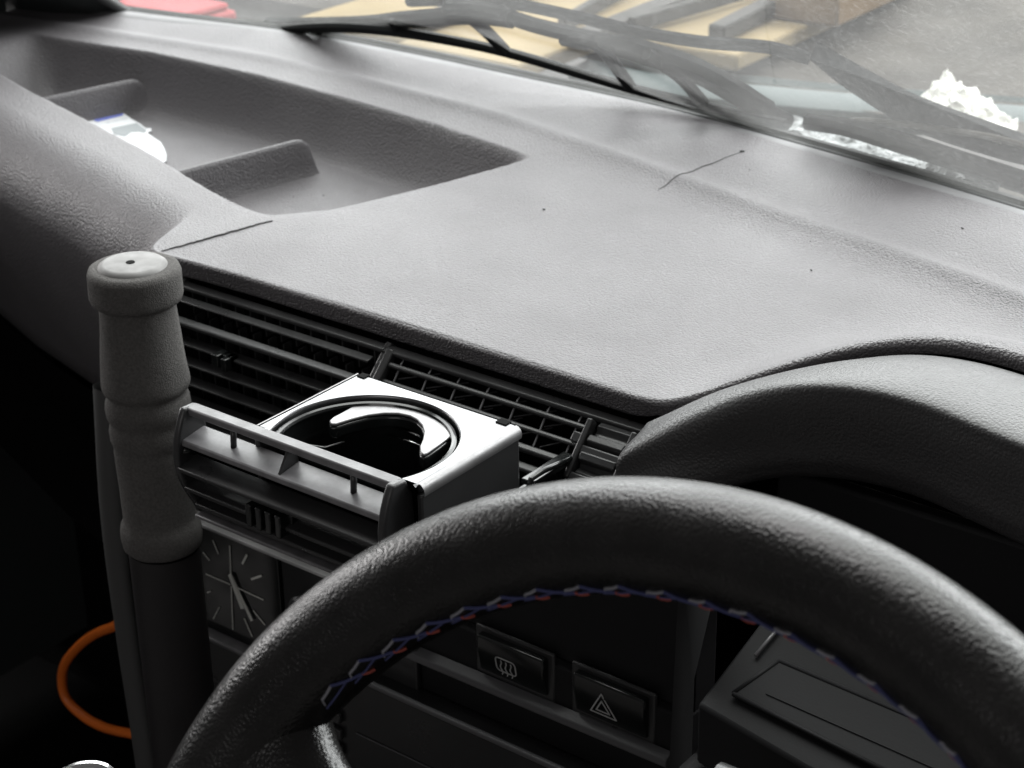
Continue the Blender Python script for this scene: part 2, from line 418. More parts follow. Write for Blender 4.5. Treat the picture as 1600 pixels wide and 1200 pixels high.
# --- instrument hood: lofted profile from the crease, over the brow and back under
def build_hood():
    st = [  # x, crease y, crease z, brow y, brow top z, front lowest (y,z), under (y,z)
        (-.428, .664, -.3890, .646, -.3905, .6240, -.4120, .590, -.448),
        (-.4230, .671, -.3885, .649, -.3885, .6270, -.4070, .602, -.440),
        (-.4150, .680, -.3840, .651, -.3790, .6280, -.4000, .612, -.430),
        (-.4034, .688, -.3765, .655, -.3705, .6300, -.3925, .625, -.420),
        (-.3757, .698, -.3615, .655, -.3560, .6465, -.3830, .650, -.402),
        (-.3489, .708, -.3500, .655, -.3450, .6495, -.3720, .655, -.392),
        (-.3204, .713, -.3415, .655, -.3385, .6505, -.3660, .657, -.386),
        (-.2901, .713, -.3382, .653, -.3365, .6485, -.3640, .656, -.384),
        (-.2500, .709, -.3385, .643, -.3365, .6385, -.3640, .646, -.384),
        (-.2000, .703, -.3400, .633, -.3370, .6285, -.3650, .636, -.385),
        (-.1, .690, -.3420, .625, -.3400, .614, -.368, .624, -.388),
        (.12, .665, -.3520, .610, -.3500, .599, -.378, .609, -.398)]
    S = np.array(st); Fk = [curve_fn(list(zip(S[:, 0], S[:, k])), 24) for k in range(1, 9)]
    X = np.r_[np.linspace(-.428, -.28, 50), np.linspace(-.275, .12, 40)]
    rows = []
    for x in X:
        cy, cz, by, bz, fy, fz, uy, uz = [float(F(x)) for F in Fk]
        prof = spline([(0, cy + .004, cz - .0075), (0, cy - .0030, cz - .0042), (0, cy - .0095, cz - .0014), (0, (cy + by) / 2 - .002, (cz + bz) / 2 + .0016), (0, by, bz), (0, by * .30 + fy * .70 - .0015, bz * .74 + fz * .26),
                       (0, fy, fz), (0, (fy + uy) / 2 - .003, (fz + uz) / 2 - .002), (0, uy, uz), (0, uy + .03, uz - .002), (0, uy + .10, uz + .004)], 7)
        rows.append([(x, p[1], p[2]) for p in prof])
    m = MB().grid(rows)
    m.f.append(tuple(range(len(rows[0]))))
    o = m.build('instrument_hood', 'vinyl_shaded', dash, smooth=True, auto=False)
    tag(o, 'raised vinyl hood, coloured darker for shade, over the instruments')
    # inner roof panel edge inside the hood
    pl = [(-.40, .66, -.425), (-.10, .65, -.405)]
    MB().box(-.36, .1, .655, .664, -.47, -.392).build('hood_lining', 'plastic_matt', o, bevel=.002)
    return o
hood = build_hood()

# --- air vents
def vent_wheel(x0, x1, y, z, r, parent, nr=18):
    poly = []
    for k in range(nr):
        for a, rr in ((-.36, r * .86), (-.18, r), (.18, r), (.36, r * .86)):
            an = 2 * math.pi * (k + a) / nr; poly.append((y + rr * math.cos(an), z + rr * math.sin(an)))
    return MB().prism(poly, lambda u, v, t: (t, u, v), x0, x1).build('vent_thumbwheel', 'plastic', parent, bevel=.0005)

XL, XP, XR = -.757, -.6015, -.4640
cav = MB().box(-.775, -.415, .705, .71, -.50, -.402).build('duct', 'void', dash)  # flat dark sheet painted as the shade inside the duct
v1 = MB()
# frame of the left vent: top bar, stepped middle bar, side posts
v1.bar(-.772, XP, .6665, -.4012, .006, .0030, .2)
v1.bar(XL - .004, XP - .004, .6520, -.4160, .006, .0030, .2)
for x in (XL, XP):
    v1.obox((x, .6610, -.4095), (.0022, 0, 0), (0, .0098, .0098), (0, .0022, -.0022))
v1.obox((XL - .010, .6480, -.430), (.0022, 0, 0), (0, .0035, .015), (0, .003, 0))
v1.box(-.778, -.766, .650, .672, -.52, -.403)
v1.box(-.7655, XP + .002, .640, .650, -.535, -.468)
vl = v1.build('air_vent', 'plastic', dash, bevel=.0011, seg=3)
tag(vl, 'black louvred air vent with a small sliding tab')
MB().bar(XL + .003, XP - .006, .6600, -.4065, .0055, .0014, .15).build('slat', 'plastic', vl, bevel=.0004)
for k in range(5):
    MB().bar(-.7655, XP - .002, .6500 - .0025 * k, -.4262 - .0107 * k, .0075, .0016, .12).build('slat', 'plastic', vl, bevel=.0005)
fin = MB()
for k in range(13):
    x = XL + .0095 + k * .0115
    fin.obox((x, .6685, -.4090), (.0005, 0, 0), (0, .003, .0), (0, 0, .0075))
    fin.obox((x + .006, .6640, -.440), (.0005, 0, 0), (0, .003, .0), (0, 0, .025))
fin.build('air_guide', 'plastic', vl)
tb = MB(); tb.box(-.7085, -.7035, .640, .650, -.4300, -.4225); tb.box(-.7015, -.6975, .640, .650, -.4310, -.4235); tb.box(-.7085, -.6975, .644, .650, -.4300, -.4235)
tb.build('vent_tab', 'gloss', vl, bevel=.0006)
vent_wheel(-.7655, -.7595, .668, -.421, .0185, vl)

v2 = MB()
v2.bar(XP, -.425, .6665, -.4012, .006, .0030, .2)
v2.bar(XP, XR, .6610, -.4065, .003, .0026, .4)
v2.bar(XP, XR, .6550, -.4135, .003, .0020, .4)
v2.bar(XP, XR, .6480, -.4205, .004, .0032, .4)
v2.bar(XP, XR + .004, .6440, -.4285, .005, .0026, .4)
for x in (XR, -.4385):
    v2.obox((x, .6490, -.4115), (.0016, 0, 0), (0, .0105, .0115), (0, .0022, -.0022))
v2.obox((XR - .004, .6540, -.4090), (.004, 0, 0), (0, .0020, .0020), (0, .0012, -.0014))
v2.obox((XP + .004, .6565, -.4110), (.0025, 0, 0), (0, .0100, .0100), (0, .0016, -.002))
v2.obox(((XR - .4385) / 2, .6490, -.4115), (.0125, 0, 0), (0, .0016, .0016), (0, .0014, -.0016))
v2.obox(((XR - .4385) / 2, .6395, -.4220), (.0125, 0, 0), (0, .0016, .0016), (0, .0014, -.0016))
vr = v2.build('air_vent', 'plastic', dash, bevel=.0010, seg=3)
tag(vr, 'black air vent grille of thin bars above the pulled-out cup holder')
g = MB()
for k in range(7):
    x = XP + .013 + k * .0190
    g.obox((x, .6575, -.4115), (.0004, 0, 0), (0, .0012, .0008), (0, .0062, .0075))
    g.tube([(x, .660, -.4125), (x + .010, .682, -.4150)], .0004, 5); g.tube([(x + .003, .652, -.4195), (x + .012, .676, -.4215)], .0004, 5)
g.build('air_guide', 'plastic_satin', vr)
vent_wheel(-.4615, -.4410, .6640, -.4260, .0240, vr, 15)

# --- centre fascia
fa = MB()
fa.box(-.765, -.395, .6480, .668, -.536, -.470)
fa.box(-.765, -.735, .6400, .668, -.86, -.536)
fa.box(-.735, -.395, .6430, .668, -.86, -.536)
fa.box(-.7665, -.7605, .6445, .80, -.86, -.405)
fascia = fa.build('centre_fascia', 'plastic_matt', dash, bevel=.0015)
MB().box(-.7600, -.612, .630, .647, -.5315, -.5292).box(-.612, -.565, .631, .647, -.5318, -.5295).build('fascia_trim', 'trim', dash, bevel=.0005)
# clock
ck = MB().prism(rounded_rect(-.742, -.6665, -.6075, -.5365, .004), lambda u, v, t: (u, t, v), .6378, .6425).build('clock', 'gloss', dash, bevel=.0006)
tag(ck, 'square black clock with pale hour marks')
MARKS = [((-.7182, -.5431), (-.7144, -.5510)), ((-.7278, -.5544), (-.7226, -.5582)), ((-.7041, -.5419), (-.7057, -.5644)), ((-.7060, -.5700), (-.7080, -.6005)),
         ((-.6903, -.5431), (-.6950, -.5509)), ((-.6886, -.5589), (-.6798, -.5534)), ((-.7271, -.5690), (-.7067, -.5690)), ((-.7011, -.5690), (-.6799, -.5696)),
         ((-.7276, -.5822), (-.7241, -.5798)), ((-.7242, -.5990), (-.7179, -.5886)), ((-.6892, -.5802), (-.6803, -.5869)), ((-.6974, -.5885), (-.6920, -.5993))]
mk = MB()
def stroke(m, a, b, w, y, th=.0003):
    a, b = np.array(a), np.array(b); d = b - a; L = np.linalg.norm(d); d /= L; s = np.array([-d[1], d[0]]) * w / 2
    m.prism([a + s, a - s, b - s, b + s], lambda u, v, t: (u, t, v), y - th, y)
for i, (a, b) in enumerate(MARKS): stroke(mk, a, b, .0013 if i in (4, 5) else .0007, .6374)
mk.build('hour_marks', 'mark', ck)
h1 = MB(); stroke(h1, (-.7052, -.5608), (-.6901, -.5873), .0022, .6366); h1.build('clock_hand', 'mark', ck)
h2 = MB(); stroke(h2, (-.7048, -.5612), (-.6968, -.5812), .0030, .6361); h2.build('clock_hand', 'mark', ck)
MB().box(-.742, -.6665, .6300, .6425, -.6110, -.6078).build('clock_sill', 'plastic_satin', dash, bevel=.0012)
MB().box(-.742, -.6665, .6380, .6425, -.70, -.6120).box(-.6645, -.5655, .6385, .6425, -.7, -.5365).build('blank_panel', 'plastic', dash, bevel=.001)
hc = MB()
hc.lathe([(0, .012), (.009, .012), (.011, .010), (.011, 0)], (-.640, .6385, -.560), (0, -1, 0), 24); hc.box(-.6412, -.6388, .6235, .627, -.570, -.550)
hc.build('heater_knob', 'plastic', dash, bevel=.0005)
# rocker switches
def switch(x0, x1, z0, z1, label):
    b = MB().box(x0 - .004, x1 + .004, -.0 + .6422, .6445, z0 - .0035, z1 + .003).build('switch', 'plastic', dash, bevel=.0012)
    tag(b, label)
    k = MB().add([(x0, .6405, z0), (x1, .6405, z0), (x1, .6405, z1 - .002), (x0, .6405, z1 - .002), (x1, .6375, (z0 + z1) / 2 + .004), (x0, .6375, (z0 + z1) / 2 + .004),
                  (x0, .6440, z0), (x1, .6440, z0), (x1, .6440, z1), (x0, .6440, z1), (x1, .6380, z1), (x0, .6380, z1)],
                 [(0, 1, 4, 5), (5, 4, 10, 11), (11, 10, 8, 9), (6, 9, 8, 7), (0, 6, 7, 1), (0, 5, 11, 9, 6), (1, 7, 8, 10, 4)])
    k.build('rocker', 'gloss', b, bevel=.0012, seg=3)
    return b
s1 = switch(-.5226, -.4790, -.5560, -.5330, 'rocker switch with a rear window heater symbol')
s2 = switch(-.4605, -.4172, -.5560, -.5320, 'rocker switch with a hazard triangle symbol')
def on_key(x0, z0, z1):       # the lower face of the rocker slopes
    zm = (z0 + z1) / 2 + .004
    return lambda z: .6405 + (.6375 - .6405) * np.clip((z - z0) / (zm - z0), 0, 1)
def icon_stroke(m, a, b, w, fy):
    a, b = np.array(a, float), np.array(b, float); d = b - a; L = np.linalg.norm(d); d /= L; s = np.array([-d[1], d[0]]) * w / 2
    q = [a + s - d * w * .4, a - s - d * w * .4, b - s + d * w * .4, b + s + d * w * .4]
    m.prism(q, lambda u, v, t: (u, float(fy(v)) - t, v), .0001, .0004)
ic = MB(); fy = on_key(-.5226, -.5560, -.5330)
rr = rounded_rect(-.5100, -.4972, -.5505, -.5415, .0022, 4)
for a, b in zip(rr, rr[1:] + rr[:1]): icon_stroke(ic, a, b, .0006, fy)
for cx in (-.5068, -.5036, -.5004):
    pts = [(cx + .0006 * math.sin(k * 1.25), -.5525 + k * .0013) for k in range(8)]
    for a, b in zip(pts, pts[1:]): icon_stroke(ic, a, b, .0005, fy)
ic.build('heater_symbol', 'icon', s1)
ic = MB(); fy = on_key(-.4605, -.5560, -.5320)
for sc_ in (1., .52):
    c = (-.4425, -.5468); tri = [(c[0], c[1] + .0092 * sc_), (c[0] - .0078 * sc_, c[1] - .0046 * sc_), (c[0] + .0078 * sc_, c[1] - .0046 * sc_)]
    for a, b in zip(tri, tri[1:] + tri[:1]): icon_stroke(ic, a, b, .0007, fy)
ic.build('hazard_symbol', 'icon', s2)
# radio
rd = MB(); rd.box(-.640, -.4060, .6270, .6425, -.6600, -.5860)
radio = rd.build('radio', 'radio', dash, bevel=.002)
tag(radio, 'black radio with grey trim bars under the switches')
MB().add([(-.640, .642, -.5605), (-.4030, .642, -.5580), (-.4030, .6365, -.5605), (-.640, .6365, -.5630), (-.640, .6365, -.5670), (-.4030, .6365, -.5645), (-.4030, .642, -.569), (-.640, .642, -.571)],
         [(0, 1, 2, 3), (3, 2, 5, 4), (4, 5, 6, 7), (0, 3, 4, 7), (1, 6, 5, 2)]).build('radio_trim', 'radio_trim', radio, bevel=.0006)
MB().box(-.640, -.4080, .6235, .6265, -.5850, -.5818).build('radio_trim', 'radio_trim', radio, bevel=.0008)
for k in range(5):
    MB().box(-.634, -.612, .6235, .6266, -.5985 - .011 * k, -.5915 - .011 * k).build('radio_button', 'plastic', radio, bevel=.0008)
rt_ = MB()
xx = -.6085
for k, wd in enumerate((.0012, .0011, .0009, .0012, .0011, .0012)):
    rt_.box(xx, xx + wd, .6262, .6266, -.5958, -.5944); xx += wd + .0005
rt_.box(-.602, -.470, .6262, .6266, -.6235, -.6228)
rt_.build('radio_print', 'radio_trim', radio)
# instrument cluster and column cover; the cluster's matt black stands in for hood shade
UCL = np.array([0, .91, .41]); VCL = np.array([0, -.41, .91])
cl = MB()
def on_cluster(x, y, t=0.): return (x, y + VCL[1] * t * .0 , -.4570 + (y - .56) * .45 + t)
cl.prism([(-.3395, .560), (-.3353, .610), (-.06, .600), (-.06, .5450), (-.2833, .5526)], lambda u, v, t: on_cluster(u, v, t), -.03, 0)
cluster = cl.build('instrument_cluster', 'plastic_matt', dash, bevel=.0015)
MB().prism([(-.3271, .5676), (-.3173, .5880), (-.10, .580), (-.10, .5560), (-.2375, .5600)], lambda u, v, t: on_cluster(u, v, t), .0008, .0030).build('cluster_lens', 'plastic_matt', cluster, bevel=.001)
fr_ = MB(); q_ = [(-.3271, .5676), (-.3173, .5880), (-.10, .580), (-.10, .5560), (-.2375, .5600)]
for (xa_, ya_), (xb_, yb2) in zip(q_, q_[1:] + q_[:1]): fr_.tube([on_cluster(xa_, ya_, .0026), on_cluster(xb_, yb2, .0026)], .0011, 8)
fr_.build('cluster_frame', 'plastic_matt', cluster, smooth=True)
MB().prism([(-.3142, .5720), (-.3100, .5800), (-.120, .5740), (-.120, .5640)], lambda u, v, t: on_cluster(u, v, t), .0032, .0036).build('cluster_display', 'plastic_matt', cluster)
MB().tube([(-.3283, .5871, -.4430), (-.3258, .6046, -.4352)], .0009, 8).build('cluster_pin', 'plastic_satin', cluster, smooth=True)
MB().add([(-.3380, .570, -.400), (-.3476, .570, -.4529), (-.3476, .570, -.56), (-.40, .635, -.56), (-.40, .640, -.437), (-.395, .640, -.42)],
         [(0, 1, 4, 5), (1, 2, 3, 4)]).build('cluster_side', 'plastic_matt', dash, smooth=False)
MB().box(-.3478, -.02, .552, .640, -.60, -.489).build('column_cover', 'plastic_matt', dash, bevel=.006)
# passenger side lower panels and bulkhead
MB().grid([[(x, float(lip_y(x)) + .05, -.585 if x < -.79 else -.585), (x, float(lip_y(x)) + .075, -.66), (x, float(lip_y(x)) + .05, -.72), (x, float(lip_y(x)) + .12, -.80)] for x in np.linspace(-1.32, -.768, 40)]).build('glove_shelf', 'carpet', dash, smooth=True)  # carpet black stands in for the footwell's shade on this shelf

tag(MB().box(-1.6, .5, .98, .99, -1.25, -.44).build('bulkhead', 'carpet'), kind='structure')
tag(MB().box(-1.6, .5, .15, .985, -1.08, -1.07).build('cabin_floor', 'carpet'), kind='structure')

# ================================================================== CUP HOLDER
cup = thing('cup_holder', (-.52, .57, -.44), 'silver topped pull-out cup holder with black slatted front, slid out of the centre vent', 'cup holder')
CX, CY, CR_, PZ = -.5192, .5562, .0442, -.3833
def build_plate():
    xa, xb, ya, yb = -.5667, -.4700, .5368, .6073
    th0 = math.asin((ya - CY) / CR_)                     # the well is open towards the front panel
    th = np.linspace(th0, math.pi - th0, 90)
    inner = [(CX + CR_ * math.cos(t), CY + CR_ * math.sin(t)) for t in th]
    outer = []
    for t in th:
        c, q = math.cos(t), math.sin(t)
        tx = ((xb - CX) if c > 0 else (xa - CX)) / c if abs(c) > 1e-9 else 1e9
        ty = (yb - CY) / q if q > 1e-9 else 1e9
        k = min(tx, ty); outer.append([CX + k * c, CY + k * q])
    outer[0] = [xb, ya]; outer[-1] = [xa, ya]
    for qx in (xa, xb):
        i = min(range(len(outer)), key=lambda k: (outer[k][0] - qx) ** 2 + (outer[k][1] - yb) ** 2); outer[i] = [qx, yb]
    inset = [(min(max(p[0], xa + .0012), xb - .0012), min(p[1], yb - .0012)) for p in outer]
    row = lambda P, z: [(p[0], p[1], z) for p in P]
    scl = lambda P, k: [(CX + (p[0] - CX) * k, CY + (p[1] - CY) * k) for p in P]
    MB().grid([row(outer, PZ - .005), row(outer, PZ - .001), row(inset, PZ), row(scl(inner, 1.014), PZ), row(scl(inner, 1.004), PZ - .0004), row(inner, PZ - .0012), row(inner, PZ - .0035)]).build('top_plate', 'chrome', cup, smooth=True)
build_plate()
for o_ in ((-.5650, -.5605), (-.4795, -.4735)):
    MB().box(o_[0], o_[1], .6035, .6078, PZ - .002, PZ + .0006).build('plate_notch', 'void', cup)
# rounded silver side edges
for sgn, x in ((1, -.4700), (-1, -.5667)):
    rows = []
    for y in (.5370, .5400, .6045, .6068):
        rows.append([(x + sgn * .0034 * math.sin(t), y, PZ - .0040 + .0040 * math.cos(t)) for t in np.linspace(0, R(115), 10)])
    MB().grid(rows).build('side_edge', 'silver', cup, smooth=True)
# dark box sides and the cup well
bx = MB()
bx.box(-.4705, -.4672, .536, .6055, -.4330, PZ - .0052)
bx.box(-.5690, -.5660, .536, .6055, -.4330, PZ - .0052)
bx.box(-.5660, -.4705, .6035, .6060, -.4250, PZ - .0040)
bx.box(-.5660, -.4705, .5400, .6035, -.4345, -.4320)
box_ = bx.build('box_body', 'plastic', cup, bevel=.0008)
rows = []
for rr, h in ((CR_ - .0012, -.0045), (CR_ - .002, -.008), (CR_ - .003, -.03), (CR_ - .004, -.046), (.001, -.0475)):
    rows.append([(CX + rr * math.cos(a), max(CY + rr * math.sin(a), .5405), PZ + h) for a in np.linspace(0, 2 * math.pi, 65)[:-1]])
MB().grid(rows, wrap=True).build('cup_well', 'gloss', cup, smooth=True)
MB().tube([(CX + (CR_ - .0026) * math.cos(a), CY + (CR_ - .0026) * math.sin(a), PZ - .0035) for a in np.linspace(-.5, math.pi + .5, 60)], .0016, 8).build('well_lip', 'gloss', cup, smooth=True)
w = MB(); w.tube([(-.5320, .5925, -.3965), (-.5070, .5925, -.3965)], .0011, 6); w.tube([(-.5320, .5880, -.3985), (-.5070, .5880, -.3985)], .0005, 6)
w.build('hinge_bar', 'bright_chrome', cup, smooth=True)
MB().lathe([(0, .0012), (.0012, .0006), (.0014, 0)], (-.5400, .572, -.4120), (0, -1, .4), 12).build('well_screw', 'silver', cup, smooth=True)
w = MB(); w.tube([(-.565, .553, -.398), (-.552, .565, -.402), (-.546, .572, -.4)], .0004, 6)
w.build('well_wire', 'silver', cup, smooth=True)
MB().tube([(-.522, .540, -.412), (-.510, .552, -.410), (-.497, .556, -.411)], .0007, 6).build('well_wire', 'silver', cup, smooth=True)
ARM = [(-.5483,.5652),(-.5493,.5686),(-.5496,.5906),(-.5468,.5939),(-.5420,.5969),(-.5306,.6000),(-.5199,.5998),(-.5074,.5975),(-.4986,.5940),(-.4923,.5900),(-.4901,.5671),(-.4903,.5647),(-.4931,.5658),(-.4970,.5700),(-.5004,.5762),(-.5049,.5826),(-.5099,.5871),(-.5158,.5904),(-.5213,.5914),(-.5275,.5902),(-.5329,.5864),(-.5377,.5804),(-.5411,.5729),(-.5435,.5645),(-.5457,.5632)]
ARM = [(x, min(y, .5996 - 6. * (x + .5192) ** 2 if abs(x + .5192) < .03 else .5996 - 6 * (x + .5192) ** 2)) for x, y in ARM]
arm = MB().prism(ARM, lambda u, v, t: (u, v, t), -.3882, -.3868).build('spring_arm', 'silver', cup, bevel=.0005, seg=2)
ac = np.mean(np.array(ARM), 0)
def grow(P, d):
    out = []
    for i in range(len(P)):
        a, b = np.array(P[i - 1]), np.array(P[(i + 1) % len(P)]); t = b - a; t /= np.linalg.norm(t); out.append((P[i][0] - t[1] * -d * -1 if False else P[i][0] + t[1] * d * SG, P[i][1] - t[0] * d * SG))
    return out
SG = 1. if sum(ARM[i - 1][0] * ARM[i][1] - ARM[i][0] * ARM[i - 1][1] for i in range(len(ARM))) > 0 else -1.
MB().prism(grow(ARM, .0006), lambda u, v, t: (u, v, t), -.3945, -.3884).build('arm_pad', 'gloss', cup, bevel=.0012, seg=3)
# front panel: curved section, end cheeks, rail, shelf and lower bars
XA, XB = -.6075, -.4745
def front_y(z):   # convex front
    t = (z + .3815) / -.058
    return .5300 - .0115 * math.sin(math.pi * min(max(t * .92 + .12, 0), 1))
def cheek(x0, x1):
    zs = np.linspace(-.3812, -.4385, 12)
    poly = [(front_y(z), z) for z in zs] + [(.5410, -.4385), (.5410, -.4300), (.5385, -.3900), (.5345, -.3815)]
    return MB().prism(poly, lambda u, v, t: (t, u, v), x0, x1).build('end_cheek', 'plastic', cup, bevel=.0014, seg=3)
cheek(XA, XA + .0040); cheek(XB - .0048, XB)
MB().bar(XA + .002, XB - .002, .5312, -.3834, .0062, .0042, .12).build('top_rail', 'plastic_satin', cup, bevel=.0009)
sh = MB().add([(XA + .003, .5225, -.3962), (XB - .004, .5225, -.3962), (XB - .004, .5370, -.3940), (XA + .003, .5370, -.3940),
               (XA + .003, .5220, -.3992), (XB - .004, .5220, -.3992), (XB - .004, .5370, -.3965), (XA + .003, .5370, -.3965)],
              [(0, 1, 2, 3), (4, 7, 6, 5), (0, 4, 5, 1), (2, 6, 7, 3), (0, 3, 7, 4), (1, 5, 6, 2)])
shelf = sh.build('grille_shelf', 'plastic_satin', cup, bevel=.0007)
for z in (-.4090, -.4205, -.4320):
    y = front_y(z)
    MB().bar(XA + .003, XB - .004, y + .0060, z, .0125, .0026, .25).build('grille_bar', 'plastic', cup, bevel=.0007)
MB().box(XA + .003, XB - .003, .5375, .5395, -.4385, -.3968).build('panel_back', 'void', cup)
for x in (XA + .0302, XB - .0280):
    MB().tube([(x, .5305, -.3955), (x, .5312, -.3850)], .0015, 8).build('rail_pin', 'plastic', cup, smooth=True)
xm = (XA + XB) / 2 - .001
MB().prism([(.5240, -.3958), (.5365, -.3938), (.5345, -.3850), (.5310, -.3850)], lambda u, v, t: (t, u, v), xm - .0007, xm + .0007).build('rail_web', 'plastic', cup)
fl = MB()
for k in range(7):
    x = XA + .006 + .0015
    pass
for k in range(4):
    z = (-.4035, -.4150, -.4265, -.4360)[k]; y = front_y(z)
    fl.tube([(XA + .0036, y + .004, z + .0022), (XA + .0052, y + .010, z - .0005)], .0019, 8)
fl.build('bar_end', 'gloss', cup, smooth=True)
kb = MB()
for k in range(4): kb.box(xm - .018 + k * .0062, xm - .0145 + k * .0062, .5180, .5290, -.4255, -.4140)
kb.box(xm - .019, xm + .006, .524, .530, -.424, -.4155)
kb.build('thumb_tab', 'gloss', cup, bevel=.0007)
MB().box(XA + .004, XB - .005, .5255, .5390, -.4392, -.4372).build('lower_lip', 'plastic_satin', cup, bevel=.0006)
# slide rails back into the dash
for x in (-.4700, -.5660):
    q = MB(); q.box(x - .0020, x + .0020, .6062, .662, -.4280, -.4180); q.box(x - .0015, x + .006, .612, .646, -.4165, -.4135)
    q.tube([(x + .003, .606, -.428), (x + .0045, .612, -.412), (x + .006, .620, -.4105), (x + .007, .640, -.412)], .0016, 8)
    q.build('slide_rail', 'gloss', cup, bevel=.0007)

# ================================================================== STEERING WHEEL
WC = np.array([-.2224, .3138, -.4324]); T, YW = .5297, -.0566
E1 = np.array([math.cos(YW), math.sin(YW), 0]); E2 = np.array([-math.sin(YW) * math.sin(T), math.cos(YW) * math.sin(T), math.cos(T)])
EN = np.cross(E1, E2); EN /= np.linalg.norm(EN)
if EN[1] > 0: EN = -EN
RW, RT = .184, .0178
wheel = thing('steering_wheel', tuple(WC), 'thick black leather steering wheel with blue, white and red stitching', 'steering wheel')
def rim_point(ph, ps, r=RT):
    rad = math.cos(ph) * E1 + math.sin(ph) * E2
    bulge = 1. + .04 * math.exp(-(((math.degrees(ph) - 150) / 16) ** 2)) + .04 * math.exp(-(((math.degrees(ph) - 30) / 16) ** 2))
    return WC + RW * rad + r * bulge * (math.cos(ps) * -rad + math.sin(ps) * EN)
G = [[rim_point(2 * math.pi * i / 220, 2 * math.pi * k / 44) for k in range(44)] for i in range(221)]
rim = MB().grid(G, wrap=True).build('rim', 'leather', wheel, smooth=True, auto=False)
def wheel_pt(u, v, t): return WC + u * E1 + v * E2 + t * EN
def spoke(a0, a1, flip):
    """leather covered spoke: flat oval section running from the rim to the hub"""
    rows = []
    for i in range(22):
        t = i / 21; rr = .176 - t * .135
        flare = math.exp(-t / .10)
        am = (a0 + a1) / 2
        hw = (.0235 - .004 * t) + .018 * flare; hh = .0145 + .0035 * flare
        rad = math.cos(am) * E1 + math.sin(am) * E2; tg = -math.sin(am) * E1 + math.cos(am) * E2
        c = WC + rr * rad - EN * (.004 + .018 * t * t)
        rows.append([c + tg * hw * np.sign(math.cos(q)) * abs(math.cos(q)) ** .9 + EN * hh * np.sign(math.sin(q)) * abs(math.sin(q)) ** .9 for q in np.linspace(0, 2 * math.pi, 37)[:-1]])
    return MB().grid(rows, wrap=True).build('spoke', 'leather', wheel, smooth=True, auto=False)
spoke(R(162), R(162), 0); spoke(R(22), R(22), 1); spoke(R(270), R(270), 0)
MB().lathe([(0, .012), (.030, .011), (.046, .006), (.052, -.004), (.050, -.03), (0, -.035)], WC - EN * .022, EN, 64).build('hub_pad', 'plastic_matt', wheel, smooth=True)
MB().lathe([(0, 0), (.030, 0), (.034, -.02), (.040, -.16), (.0, -.17)], WC - EN * .05, EN, 32).build('steering_column', 'plastic_matt', wheel, smooth=True)
def thread(m, ph0, ps0, ph1, ps1, r):
    pts = []
    for t in np.linspace(0, 1, 5):
        ph = ph0 + (ph1 - ph0) * t; ps = ps0 + (ps1 - ps0) * t
        pts.append(rim_point(ph, ps, RT + r * (.2 + .9 * math.sin(math.pi * t))))
    m.tube(pts, r, 6)
tb_, tw_, tr_ = MB(), MB(), MB()
step = .086; ph = R(20)
while ph < R(152):
    a = R(2); bq = R(28); jt = random.uniform(-.004, .004)
    j2 = random.uniform(-.03, .05)
    thread(tw_, ph + .02 * step, .24 + j2, ph - step * .10, bq * .80 + j2, .00032)
    thread(tw_, ph - step * .10, bq * .80 + j2, ph - step * .52 + jt, bq + j2, .00048)
    thread(tb_, ph - step * .50 + jt, bq + j2, ph - step * 1.25, .25, .00055)
    thread(tb_, ph + step * .10, .16, ph - step * .9, .34 + j2, .00036)
    thread(tr_, ph - step * 1.22, .26, ph - step * 1.50, .12, .00048)
    ph += step
tb_.build('stitching', 'thread_blue', wheel, smooth=True); tw_.build('stitching', 'thread_white', wheel, smooth=True); tr_.build('stitching', 'thread_red', wheel, smooth=True)
# stitches round the spoke root
sb, sr_ = MB(), MB()
am = R(162); rad = math.cos(am) * E1 + math.sin(am) * E2; tg = -math.sin(am) * E1 + math.cos(am) * E2
def sp_pt(rr, q, lift=.0006):
    t = (.176 - rr) / .135; flare = math.exp(-t / .10); hw = (.0235 - .004 * t) + .018 * flare + lift; hh = .0145 + .0035 * flare + lift
    return WC + rr * rad - EN * (.004 + .018 * t * t) - tg * hw * np.sign(math.cos(q)) * abs(math.cos(q)) ** .9 + EN * hh * np.sign(math.sin(q)) * abs(math.sin(q)) ** .9
for k in range(9):
    r0 = .1635 - .0075 * k
    sb.tube([sp_pt(r0, R(180 - 2)), sp_pt(r0 - .004, R(180 - 28)), sp_pt(r0 - .0075, R(180 - 52))], .0005, 6)
    sb.tube([sp_pt(r0 - .0075, R(180 - 2)), sp_pt(r0 - .004, R(180 - 28)), sp_pt(r0, R(180 - 50))], .0005, 6)
    sr_.tube([sp_pt(r0, R(180 + 14)), sp_pt(r0 - .0038, R(180 + 2))], .0007, 6)
sb.build('stitching', 'thread_blue', wheel, smooth=True); sr_.build('stitching', 'thread_red', wheel, smooth=True)

# stalk with white print behind the wheel
stalk = thing('column_stalk', (-.23, .50, -.445), 'black column stalk with white printed marks behind the steering wheel', 'stalk')
MB().tube([(-.20, .50, -.447), (-.24, .50, -.442), (-.275, .497, -.438), (-.292, .496, -.437)], [.007, .0075, .009, .0085], 14).build('lever', 'plastic', stalk, smooth=True)
pm = MB()
for x, dx in ((-.2895, .0022), (-.2850, .0022), (-.2812, .003)):
    pm.obox((x, .4925, -.4302), (.0012, 0, .0014), (0, .0018, .0006), (-.0001, -.00005, .0002)); pm.obox((x + dx, .4915, -.4300), (.0009, 0, -.0012), (0, .0018, .0006), (.0001, -.00005, .0002))
pm.build('printed_marks', 'icon', stalk)

